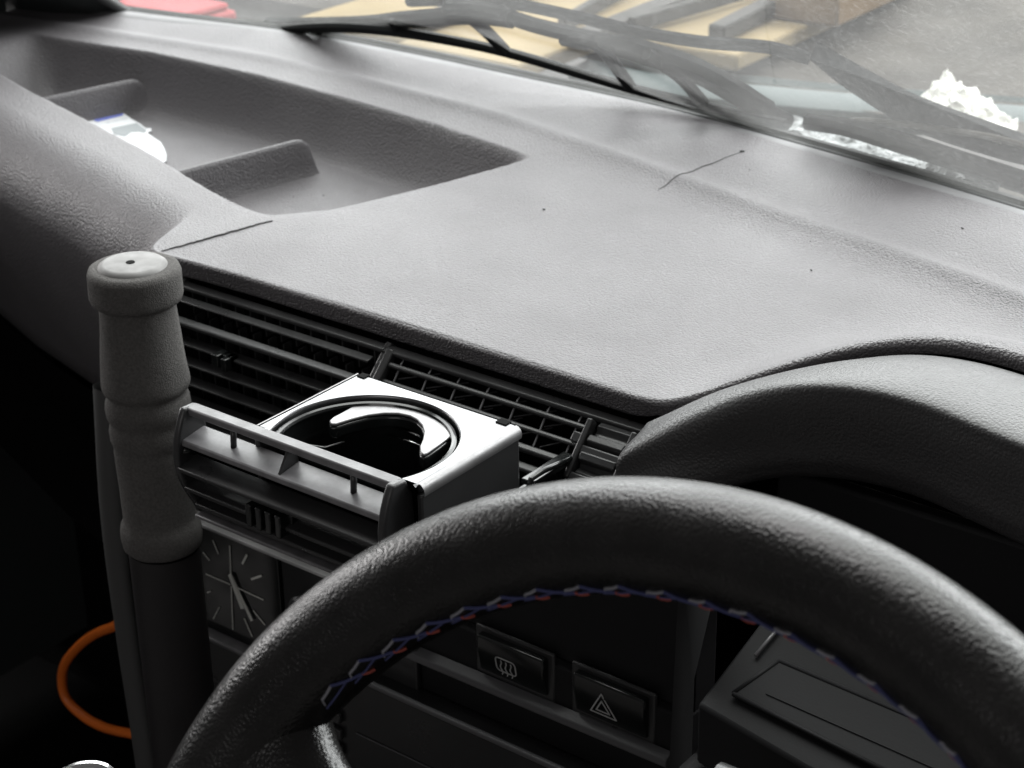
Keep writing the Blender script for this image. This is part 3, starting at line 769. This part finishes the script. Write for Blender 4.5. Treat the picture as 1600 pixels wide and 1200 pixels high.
# ================================================================== HAND LEVER WITH FOAM GRIP
LX, LY = -.7000, .585
def lz(p): return -.350 - (p - 413) * .000384
lever = thing('hand_lever', (LX, LY, -.90), 'upright lever with ringed grey foam grip and flat metal cap beside the vents', 'lever')
S_ = .000328
prof = [(0, lz(414)), (62 * S_, lz(414)), (70 * S_, lz(416)), (73 * S_, lz(423)), (73 * S_, lz(455)), (71 * S_, lz(461)), (66 * S_, lz(464)), (60.5 * S_, lz(466)), (60 * S_, lz(470)),
        (65 * S_, lz(530)), (70.5 * S_, lz(578)), (71 * S_, lz(585)), (69 * S_, lz(592)), (64 * S_, lz(596)), (62.5 * S_, lz(600)), (65 * S_, lz(604)), (68 * S_, lz(611)), (69 * S_, lz(620)), (67.5 * S_, lz(631)), (63.5 * S_, lz(638)),
        (63.5 * S_, lz(642)), (64.5 * S_, lz(647)), (66 * S_, lz(654)), (65.5 * S_, lz(666)), (62.8 * S_, lz(674)), (61 * S_, lz(679)), (62 * S_, lz(684)), (61.5 * S_, lz(705)), (60 * S_, lz(750)), (60 * S_, lz(790)),
        (61.5 * S_, lz(798)), (65 * S_, lz(803)), (67.5 * S_, lz(812)), (68 * S_, lz(824)), (66 * S_, lz(838)), (60 * S_, lz(844)), (52 * S_, lz(846)), (0, lz(846))]
dens = []
for a, b in zip(prof, prof[1:]):
    dens.append(a)
    if abs(a[1] - b[1]) > .008: dens += [(a[0] + (b[0] - a[0]) * t, a[1] + (b[1] - a[1]) * t) for t in (.25, .5, .75)]
dens.append(prof[-1])
grip = MB().lathe(dens, (LX, LY, 0), seg=72).build('foam_grip', 'foam', lever, smooth=True, auto=False)
for v_ in grip.data.vertices:
    p_ = v_.co; n_ = mnoise.noise((p_.x * 90, p_.y * 90, p_.z * 60)) * .0004 + mnoise.noise((p_.x * 30 + 5, p_.y * 30, p_.z * 20)) * .0007
    r_ = math.hypot(p_.x, p_.y)
    if r_ > .004: v_.co.x += p_.x / r_ * n_; v_.co.y += p_.y / r_ * n_
cap = MB().lathe([(0, lz(408.5)), (44 * S_, lz(408.5)), (49 * S_, lz(409.5)), (54 * S_, lz(413)), (55 * S_, lz(415.5)), (0, lz(417))], (LX - .0003, LY, 0), seg=64).build('end_cap', 'cap', lever, smooth=True)
MB().lathe([(0, .0004), (.0022, .0004), (.0024, 0), (0, -.0004)], (LX - .0005, LY - .001, lz(408.5)), seg=12).build('screw_hole', 'void', cap)
MB().lathe([(.0195, lz(846)), (.0195, -.92), (0, -.92)], (LX + .0005, LY, 0), seg=40).build('lever_tube', 'tube', lever, smooth=True)
bar_pts = [(-.7655, .61, -.4470), (-.7730, .61, -.5326), (-.7722, .61, -.6216), (-.7690, .61, -.7102), (-.766, .61, -.90)]
b = MB()
rows = []
for (x, y, z) in spline(bar_pts, 6):
    rows.append([(x + .0085 * math.cos(a), y + .005 * math.sin(a), z) for a in np.linspace(0, 2 * math.pi, 17)[:-1]])
b.grid(rows, wrap=True); b.build('side_bar', 'bar', lever, smooth=True)

# ================================================================== ORANGE CABLE, CHROME KNOB
CAB = [(-.8830, .700, -.6922), (-.9015, .700, -.7048), (-.9202, .700, -.7172), (-.9402, .700, -.7345), (-.9594, .700, -.7569), (-.9668, .700, -.7749), (-.9647, .700, -.7909), (-.9472, .700, -.7990), (-.9226, .700, -.7990), (-.8873, .700, -.790)]
o = MB().tube([np.array(p) for p in spline(CAB, 8)], .0036, 14).build('cable', 'orange', base=(-.96, .70, -.77), smooth=True)
tag(o, 'bright orange cable looping out behind the foam-gripped lever', 'cable')
knob = thing('gear_knob', (-.6299, .46, -.64), 'round gear knob with a shiny chrome rim at the lower left corner', 'gear knob')
kc = (-.6299, .46, -.5700)
MB().lathe([(.0135, .0015), (.0150, .0030), (.0170, .0028), (.0182, .0005), (.0180, -.004), (.0165, -.006)], kc, seg=56).build('chrome_ring', 'bright_chrome', knob, smooth=True)
MB().lathe([(0, .0020), (.008, .0019), (.0140, .0012)], kc, seg=40).build('knob_cap', 'cap', knob, smooth=True)
MB().lathe([(.0172, -.005), (.020, -.018), (.019, -.035), (.011, -.055), (.008, -.30), (0, -.30)], kc, seg=48).build('knob_body', 'leather', knob, smooth=True)

# ================================================================== CARD IN THE TRAY
ZC = -.4272
card = thing('car_shaped_card', (-1.06, .90, ZC), 'flat white card cut out in the shape of a car, lying in the dashboard tray', 'card')
CARD = [(-1.1179,.9048),(-1.1128,.9277),(-1.1044,.9295),(-1.0848,.9217),(-1.0727,.9180),(-1.0588,.9119),(-1.0565,.9147),(-1.0505,.9100),(-1.0510,.9061),(-1.0373,.8999),(-1.0248,.8954),(-1.0110,.8864),(-.9986,.8769),(-.9887,.8676),(-.9850,.8560),(-1.0185,.8520),(-1.0672,.8650),(-1.1021,.8836)]
def flat(poly, h0, h1, name, m, par):
    return MB().prism(poly, lambda u, v, t: (u, v, ZC + t), h0, h1).build(name, m, par)
flat(CARD, 0, .0009, 'card_sheet', 'paper', card)
flat([(-1.1086,.9031),(-1.1090,.9263),(-1.1033,.9292),(-1.0986,.9243),(-1.1022,.9015)], .0010, .0012, 'blue_band', 'paper_blue', card)
flat([(-1.0807,.8967),(-1.0746,.9170),(-1.0540,.9085),(-1.0512,.9036),(-1.0576,.9030),(-1.0608,.8988),(-1.0560,.8887),(-1.0680,.8880)], .0010, .0012, 'printed_windscreen', 'paper_grey', card)
tx = MB()
for a, b in (((-1.0952, .9044), (-1.0941, .9072)), ((-1.0937, .9095), (-1.0925, .9143)), ((-1.0926, .9163), (-1.0899, .9211))):
    a, b = np.array(a), np.array(b); s = np.array([.0006, -.0002])
    tx.prism([a - s, a + s, b + s, b - s], lambda u, v, t: (u, v, ZC + t), .0010, .0012)
tx.build('faded_lettering', 'paper_text', card)
flat([(-1.0132,.8739),(-1.0108,.8857),(-1.0092,.8844),(-1.0112,.8729)], .0010, .0012, 'printed_grille', 'paper_text', card)

# crumbs of dirt on the vinyl
cm = MB()
for (x, y), z in [((-.4560, .8569), 0), ((-.4126, .9552), 0), ((-.5552, .6849), 0), ((-.5681, .9782), 0), ((-.4789, .8965), 0), ((-.6351, .8506), 0), ((-.8638, .8689), 1), ((-.8486, .8828), 1), ((-.8146, .8688), 1), ((-.8238, .8379), 1)]:
    zz = float(top_z(np.array([x]), np.array([y]))[0]); r = random.uniform(.0003, .0006); a = random.uniform(0, 6)
    cm.obox((x, y, zz + r * .5), (r * 1.4 * math.cos(a), r * 1.4 * math.sin(a), 0), (-r * math.sin(a) * .7, r * math.cos(a) * .7, .2 * r), (0, 0, r * .6))
o = cm.build('dirt_crumbs', 'crumb', base=(-.6, .85, Z0)); tag(o, 'black crumbs of dirt scattered over the dashboard top', 'dirt', kind='stuff')

# ================================================================== WINDSCREEN, PILLAR, WIPERS
screen = thing('windscreen', (-.58, 1.06, Z0), 'raked dusty windscreen in a dark rubber seal above the dashboard', 'windscreen')
def screen_pt(x, t, off=0.):     # t: height above the base line
    k = 1.0
    return (x, float(yw(x)) + .020 - 1.4 * t + .814 * off * .7, Z0 + .003 + t + .814 * off * .8)
xs = np.linspace(-1.245, .16, 60)
MB().grid([[screen_pt(x + (.25 * t if x < -1.1 else 0) * max(0, (-1.1 - x) / .145), t) for x in xs] for t in np.linspace(-.004, .34, 14)]).build('glass', 'glass', screen, smooth=True, auto=False)
MB().tube([screen_pt(x, .001, -.003) for x in xs], .0026, 10).build('rubber_seal', 'rubber', screen, smooth=True)
rows = [[(x, float(yw(x)) + dy, Z0 + .0045 + dz) for dy, dz in ((-.003, -.0035), (.000, -.0014), (.008, -.0002), (.014, -.0004), (.017, -.006))] for x in xs]
MB().grid(rows).build('seal_lip', 'seal_grey', screen, smooth=True)
MB().tube([screen_pt(x, -.010, .008) for x in xs], .0030, 8).build('outer_seal', 'rubber', screen, smooth=True)

pil = thing('windscreen_pillar', (-1.27, 1.02, Z0), 'dark windscreen pillar trim at the upper left corner', 'pillar')
rows = []
for t in np.linspace(-.01, .34, 12):
    q = screen_pt(-1.215 + .10 * t, t)
    rows.append([(q[0] - .002, q[1] + .008, q[2]), (q[0] + .002, q[1] - .004, q[2] + .001), (q[0] - .012, q[1] - .018, q[2] - .004), (q[0] - .05, q[1] - .030, q[2] - .008), (q[0] - .10, q[1] - .035, q[2] - .012)])
MB().grid(rows).build('inner_trim', 'trim_paint', pil, smooth=True)
MB().tube([screen_pt(-1.212 + .10 * t, t, -.003) for t in np.linspace(-.01, .34, 12)], .0045, 10).build('edge_seal', 'rubber', pil, smooth=True)
MB().tube([screen_pt(-1.236 + .10 * t, t, -.010) for t in np.linspace(-.0, .34, 12)], .0030, 8).build('trim_bead', 'seal_grey', pil, smooth=True)
dp = MB().add([(-1.30, .95, -.385), (-1.305, .78, -.385), (-1.305, .80, -.20), (-1.302, .90, -.24), (-1.30, .99, -.35)], [(0, 1, 2, 3, 4)])
dp.box(-1.40, -1.30, -.2, .98, -1.0, -.372)
dp.build('door_panel', 'trim_paint', base=(-1.33, .5, -.9)); tag(bpy.data.objects['door_panel'], 'dark passenger door panel beyond the end of the dashboard', 'door panel')

def bez(pts, n=6): return [np.array(p) for p in spline(pts, n)]
BL1 = [(-1.1444,1.1038,-.4089),(-1.0872,1.0781,-.3906),(-1.0300,1.0572,-.3756),(-.9622,1.0365,-.3608),(-.9005,1.0253,-.3528),(-.8363,1.0214,-.3501),(-.7925,1.0249,-.3526),(-.7456,1.0373,-.3614),(-.6995,1.0494,-.3700),(-.6506,1.0550,-.3740),(-.6125,1.0590,-.3769),(-.5880,1.0592,-.3771)]
SU1 = [(-.8235,.9927,-.3173),(-.7825,.9842,-.3112),(-.7533,.9960,-.3196),(-.7195,1.0010,-.3232),(-.6899,1.0035,-.3250),(-.6645,1.0115,-.3307),(-.6408,1.0216,-.3379),(-.6252,1.0454,-.3549),(-.6154,1.0722,-.3740),(-.6037,1.0893,-.3862)]
SU1D = [(-.7626,.9868,-.3155),(-.8002,.9921,-.3193),(-.8838,1.0210,-.3400),(-.9622,1.0511,-.3614),(-1.1023,1.0935,-.3917)]
AR1 = [(-.8809,1.0184,-.3258),(-.8176,.9998,-.3125),(-.7658,.9912,-.3063),(-.7146,.9942,-.3085),(-.6681,1.0012,-.3135),(-.6181,.9998,-.3125),(-.5659,.9905,-.3058),(-.5403,.9972,-.3106)]
wp = thing('wiper', (-.60, 1.09, -.39), 'long black windscreen wiper arching over the passenger side of the glass', 'wiper', 'windscreen wipers')
MB().tube(bez(BL1), .0052, 8, flat=((0, .814 * .7, .814), .7)).build('blade', 'wiper', wp, smooth=True)
MB().tube(bez(SU1), [.0055] * 25 + [.0085] * 25 + [.0060] * 5, 8).build('blade_bridge', 'wiper', wp, smooth=True)
MB().tube(bez(SU1D), .0065, 8).build('blade_bridge', 'wiper', wp, smooth=True)
for q in ([(-.7297,1.0003,-.3276),(-.7059,.9967,-.3250),(-.7019,1.0096,-.3343),(-.7040,1.0440,-.3664)], [(-.6611,.9986,-.3264),(-.6564,1.0147,-.3379),(-.6520,1.0300,-.3500),(-.6480,1.0500,-.3700)],
          [(-.8100,.9950,-.3200),(-.8000,1.0050,-.3330),(-.7950,1.0200,-.3500)], [(-.9000,1.0210,-.3420),(-.8980,1.0240,-.3510)], [(-1.0100, 1.066, -.371), (-1.012, 1.056, -.375)]):
    MB().tube(bez(q), .0045, 7).build('bridge_link', 'wiper', wp, smooth=True)
am_ = MB(); am_.tube(bez(AR1), .0042, 8)
top = [(-.5403,.9972,-.3106),(-.5173,1.0088,-.3189),(-.4871,1.0280,-.3326),(-.4537,1.0506,-.3488),(-.4141,1.0802,-.3700),(-.36, 1.12, -.395)]
bot = [(-.5410,.9995,-.3122),(-.5320,1.0380,-.3400),(-.5080,1.0858,-.3739),(-.4611,1.1050,-.3880),(-.4250,1.1120,-.393),(-.37, 1.14, -.41)]
tp, bt = spline(top, 6), spline(bot, 6)
rows = [list(tp), [(a + b) / 2 + np.array([0, .004, .006]) for a, b in zip(tp, bt)], list(bt), [(a + b) / 2 + np.array([0, .008, .010]) for a, b in zip(tp, bt)], list(tp)]
am_.grid(np.array(rows).transpose(1, 0, 2))
am_.build('wiper_arm', 'wiper', wp, smooth=True)
MB().lathe([(.0018, .002), (.0026, .003), (.0034, .002), (.0036, -.002)], (-.4519, 1.0880, -.3690), (0, -.58, -.81), 16).build('pivot_ring', 'wire', wp, smooth=True)
w2 = thing('wiper', (-.48, 1.07, -.39), 'shorter black wiper blade low on the driver side of the glass', 'wiper', 'windscreen wipers')
BL2 = [(-.5654,1.0457,-.3674),(-.5370,1.0430,-.3655),(-.5057,1.0540,-.3733),(-.4673,1.0684,-.3836),(-.4302,1.0850,-.3955),(-.4011,1.0992,-.4056)]
MB().tube(bez(BL2), .0060, 8).build('blade', 'wiper', w2, smooth=True)
MB().tube(bez([(-.5550,1.0684,-.3713),(-.5258,1.0562,-.3626),(-.4912,1.0492,-.3576),(-.4593,1.0457,-.3551),(-.4329,1.0450,-.3546),(-.4040,1.0538,-.3609)]), .0022, 8).build('blade_bridge', 'bonnet', w2, smooth=True)
MB().tube(bez([(-.5445,1.0483,-.3644),(-.5059,1.0537,-.3682),(-.4677,1.0681,-.3785),(-.4298,1.0824,-.3887)]), .0040, 8).build('blade_bridge', 'wiper', w2, smooth=True)
MB().tube([(-.5655, 1.046, -.3655), (-.5640, 1.0455, -.3650)], .0035, 8).build('blade_tip', 'wire', w2, smooth=True)

# ================================================================== OUTSIDE THE GLASS
ZB = -.47
cw = MB().box(-1.40, .3, 1.115, 1.35, ZB - .10, ZB - .012).build('scuttle_panel', 'bonnet', base=(-.5, 1.2, ZB - .1), bevel=.01); tag(cw, 'dusty grey scuttle panel below the windscreen', 'scuttle')
bn = MB().grid([[(x, y, ZB - .004 + .012 * math.sin((y - 1.33) * 1.2) - .10 * max(0, y - 2.0) ** 2) for x in np.linspace(-1.5, .4, 12)] for y in np.linspace(1.40, 2.6, 14)]).build('bonnet', 'bonnet', base=(-.5, 1.9, ZB - .02), smooth=True)
tag(bn, 'dusty grey car bonnet ahead of the windscreen', 'bonnet')
ed = MB()
yb_ = curve_fn([(-1.5, 1.42), (-1.1, 1.375), (-.90, 1.352), (-.75, 1.392), (-.58, 1.455), (.4, 1.60)], 14)
xs_ = np.linspace(-.98, .4, 40)
ed.grid([[(x, float(yb_(x)) + dy, ZB + dz) for dy, dz in ((-.012, -.02), (-.010, -.004), (0, .001), (.022, .003), (.030, -.008), (.040, -.008), (.052, .002), (.060, -.01))] for x in xs_])
o = ed.build('bonnet_edge', 'aqua', base=(-.6, 1.4, ZB), smooth=True); tag(o, 'pale aqua painted metal strip along the rear edge of the bonnet', 'body trim')
# flattened cardboard and timber
def sheet(x0, x1, y0, y1, h, m, label, rz=0., z=ZB + .01):
    cx, cy = (x0 + x1) / 2, (y0 + y1) / 2; c, s = math.cos(rz), math.sin(rz)
    hx, hy = (x1 - x0) / 2, (y1 - y0) / 2
    o = MB().obox((cx, cy, z + h / 2), (hx * c, hx * s, 0), (-hy * s, hy * c, 0), (0, 0, h / 2)).build('cardboard_box', m, base=(cx, cy, z), bevel=.003)
    return tag(o, label, 'cardboard box', 'cardboard lying ahead of the windscreen')
sheet(-1.262, -1.118, 1.285, 1.58, .012, 'card', 'leftmost tan cardboard sheet, partly hidden behind the wiper blade')
sheet(-1.112, -.972, 1.265, 1.72, .015, 'card', 'long tan cardboard sheet showing through the loops of the passenger wiper')
sheet(-.962, -.835, 1.400, 1.80, .015, 'card', 'narrow tan cardboard strip between two dark timber slats', .02)
sheet(-.880, -.805, 1.530, 1.68, .030, 'card2', 'brown cardboard box at the top of the view, with a sharp square corner', .03, ZB + .026)
sheet(-1.13, -.975, 1.735, 2.05, .02, 'card', 'farthest tan cardboard sheet at the top edge behind the wiper arms')
def slat(x, y0, y1, lab, w=.009, rz=.0, h=.022):
    o = MB().obox((x, (y0 + y1) / 2, ZB + h), (w, 0, 0), (-(y1 - y0) / 2 * math.sin(rz), (y1 - y0) / 2 * math.cos(rz), 0), (0, 0, .007)).build('timber_slat', 'strap', base=(x, (y0 + y1) / 2, ZB), bevel=.002)
    tag(o, lab, 'timber slat', 'dark timber slats on the bonnet')
slat(-1.116, 1.30, 1.80, 'dark timber slat between the two left cardboard sheets', .010, .0, .034)
slat(-.966, 1.33, 1.85, 'dark timber slat left of the narrow cardboard strip', .012, .04, .034)
slat(-.890, 1.42, 1.90, 'dark timber slat running up to the brown cardboard box', .009, .10, .036)
slat(-1.040, 1.36, 1.75, 'thin dark timber slat lying across the long cardboard sheet', .005, .22, .036)
slat(-.925, 1.40, 1.75, 'thin dark timber slat lying askew on the narrow cardboard strip', .004, -.12, .036)
# crumpled things
def crumple(name, outline, z, h, m, label, cat, amp, n=9):
    O = [np.array(p) for p in outline]; c = sum(O) / len(O); rows = []
    ring = spline([(p[0], p[1], 0) for p in outline], 6, closed=True)
    for k in range(n):
        t = k / (n - 1); rows.append([(c[0] + (p[0] - c[0]) * (1 - t), c[1] + (p[1] - c[1]) * (1 - t),
              z + h * (1 - (1 - t) ** 2) + amp * mnoise.noise((p[0] * 60 * (1 - t), p[1] * 60 * (1 - t), t * 5)) * (1 if 0 < t else 0)) for p in ring])
    o = MB().grid(rows, wrap=True).build(name, m, base=(c[0], c[1], z), smooth=False)
    return tag(o, label, cat)
FO = [(-.6365,1.1007),(-.6175,1.1212),(-.5833,1.1144),(-.5231,1.0917),(-.4829,1.0846),(-.4398,1.0676),(-.4324,1.0466),(-.4713,1.0514),(-.5103,1.0576),(-.5596,1.0711),(-.6194,1.0892)]
def build_foil():
    a = np.array([(-.6365, 1.098), (-.5596, 1.0711), (-.5103, 1.0576), (-.4324, 1.0466)]); b = np.array([(-.6175, 1.1212), (-.5833, 1.1144), (-.5231, 1.0960), (-.4398, 1.0700)])
    rows = []
    for x in np.linspace(0, 1, 70):
        p = np.array([np.interp(x, [0, .35, .65, 1], a[:, i]) for i in (0, 1)]); q = np.array([np.interp(x, [0, .2, .6, 1], b[:, i]) for i in (0, 1)])
        rows.append([(*(p + (q - p) * t), -.392 + .004 * mnoise.noise((x * 14, t * 3, 0)) + .002 * mnoise.noise((x * 40, t * 8, 2))) for t in np.linspace(0, 1, 12)])
    o = MB().grid(rows).build('foil_strip', 'foil', base=(-.53, 1.08, -.40), smooth=False)
    tag(o, 'crumpled silvery foil strip under the wiper blade at the foot of the glass', 'foil')
build_foil()
def build_paper():
    rows = []
    for i in range(46):
        u = i / 45; row = []
        for j in range(30):
            v = j / 29
            x = -.662 + .095 * u; y = 1.462 - .062 * u - .045 * v + .012 * mnoise.noise((u * 7, v * 5, 4))
            e = min(u, 1 - u, v, 1 - v) * 6
            h = .005 + .016 * (1 - u) * max(0, 1 - abs(v - .4) * 1.6) + .012 * abs(mnoise.noise((u * 9, v * 7, 1))) + .010 * abs(mnoise.noise((u * 21, v * 15, 7)))
            row.append((x + .010 * mnoise.noise((u * 8, v * 8, 9)), y, ZB + .004 + h * min(1, .35 + e)))
        rows.append(row)
    o = MB().grid(rows).build('crumpled_paper', 'tissue', base=(-.61, 1.43, ZB), smooth=True, auto=False)
    tag(o, 'bright white crumpled paper lying on the bonnet behind the wiper arm', 'paper')
build_paper()
rc = MB(); rc.box(-1.50, -1.385, 1.25, 1.33, ZB - .06, ZB + .004); rc.box(-1.495, -1.390, 1.255, 1.325, ZB + .004, ZB + .012)
o = rc.build('red_crate', 'red', base=(-1.44, 1.29, ZB - .06), bevel=.004); tag(o, 'faded red plastic crate beyond the far left of the glass', 'crate')
tag(MB().box(-6, 4, 5.2, 5.4, -1.25, 2.4).build('wall', 'wall', base=(-1, 5.3, -1.25)), kind='structure')
tag(MB().box(-7, 5, -1.5, 5.2, -1.30, -1.25).build('floor', 'floor', base=(-1, 2, -1.25)), kind='structure')

# ================================================================== LIGHT
wd = bpy.data.worlds.new('World'); sc.world = wd; wd.use_nodes = True
bg = wd.node_tree.nodes['Background']; bg.inputs['Color'].default_value = (1., .97, .96, 1); bg.inputs['Strength'].default_value = .10
def area(name, loc, target, sx, sy, power, col=(1, 1, 1)):
    l = bpy.data.lights.new(name, 'AREA'); l.shape = 'RECTANGLE'; l.size = sx; l.size_y = sy; l.energy = power; l.color = col
    o = bpy.data.objects.new(name, l); COL.objects.link(o); o.location = (loc[0], loc[1], loc[2] + GZ)
    d = Vector(target) - Vector(loc); o.rotation_euler = d.to_track_quat('-Z', 'Y').to_euler()
    return o
area('daylight_ahead', (-2.3, 3.4, 1.45), (-.6, .9, -.4), 4.6, 2.8, 335, (1., .985, 1.))
area('daylight_ahead', (.5, 3.3, .95), (-.3, .6, -.4), 1.8, 1.8, 135, (1., .985, 1.))
area('daylight_above', (-.75, 1.15, 1.25), (-.55, .75, -.4), 1.8, .8, 36, (1., .98, .97))
area('added_rear_fill', (.1, -1.7, .45), (-.6, .6, -.45), 1.4, .6, 4.5, (1., .97, .95))  # added fill from behind the camera to lift the clock and driver-facing surfaces
area('daylight_side_window', (-2.5, .75, -.02), (-.5, .6, -.36), 1.3, .6, 22, (1., .98, .97))

# ================================================================== CAMERA
F_ = np.array([-.55524764, .71380738, -.42682442]); Rr = np.array([.7933792, .60855836, -.01435831]); Uu = np.array([.2494985 * -1, .34660604, .90422052])
cam = bpy.data.cameras.new('camera'); co = bpy.data.objects.new('camera', cam); COL.objects.link(co)
cam.sensor_width = 36; cam.lens = 36 * 2913.24 / 1600; cam.clip_start = .02; cam.clip_end = 60
mw = Matrix([[Rr[i], Uu[i], -F_[i], 0] for i in range(3)] + [[0, 0, 0, 1]]); mw.translation = (0, 0, GZ); co.matrix_world = mw
cam.dof.use_dof = True; cam.dof.focus_distance = .82; cam.dof.aperture_fstop = 22
sc.camera = co
sc.view_settings.view_transform = 'Standard'; sc.view_settings.look = 'None'; sc.view_settings.exposure = 0
sc.cycles.use_denoising = True
for o in bpy.data.objects:
    if 'base' in o: del o['base']
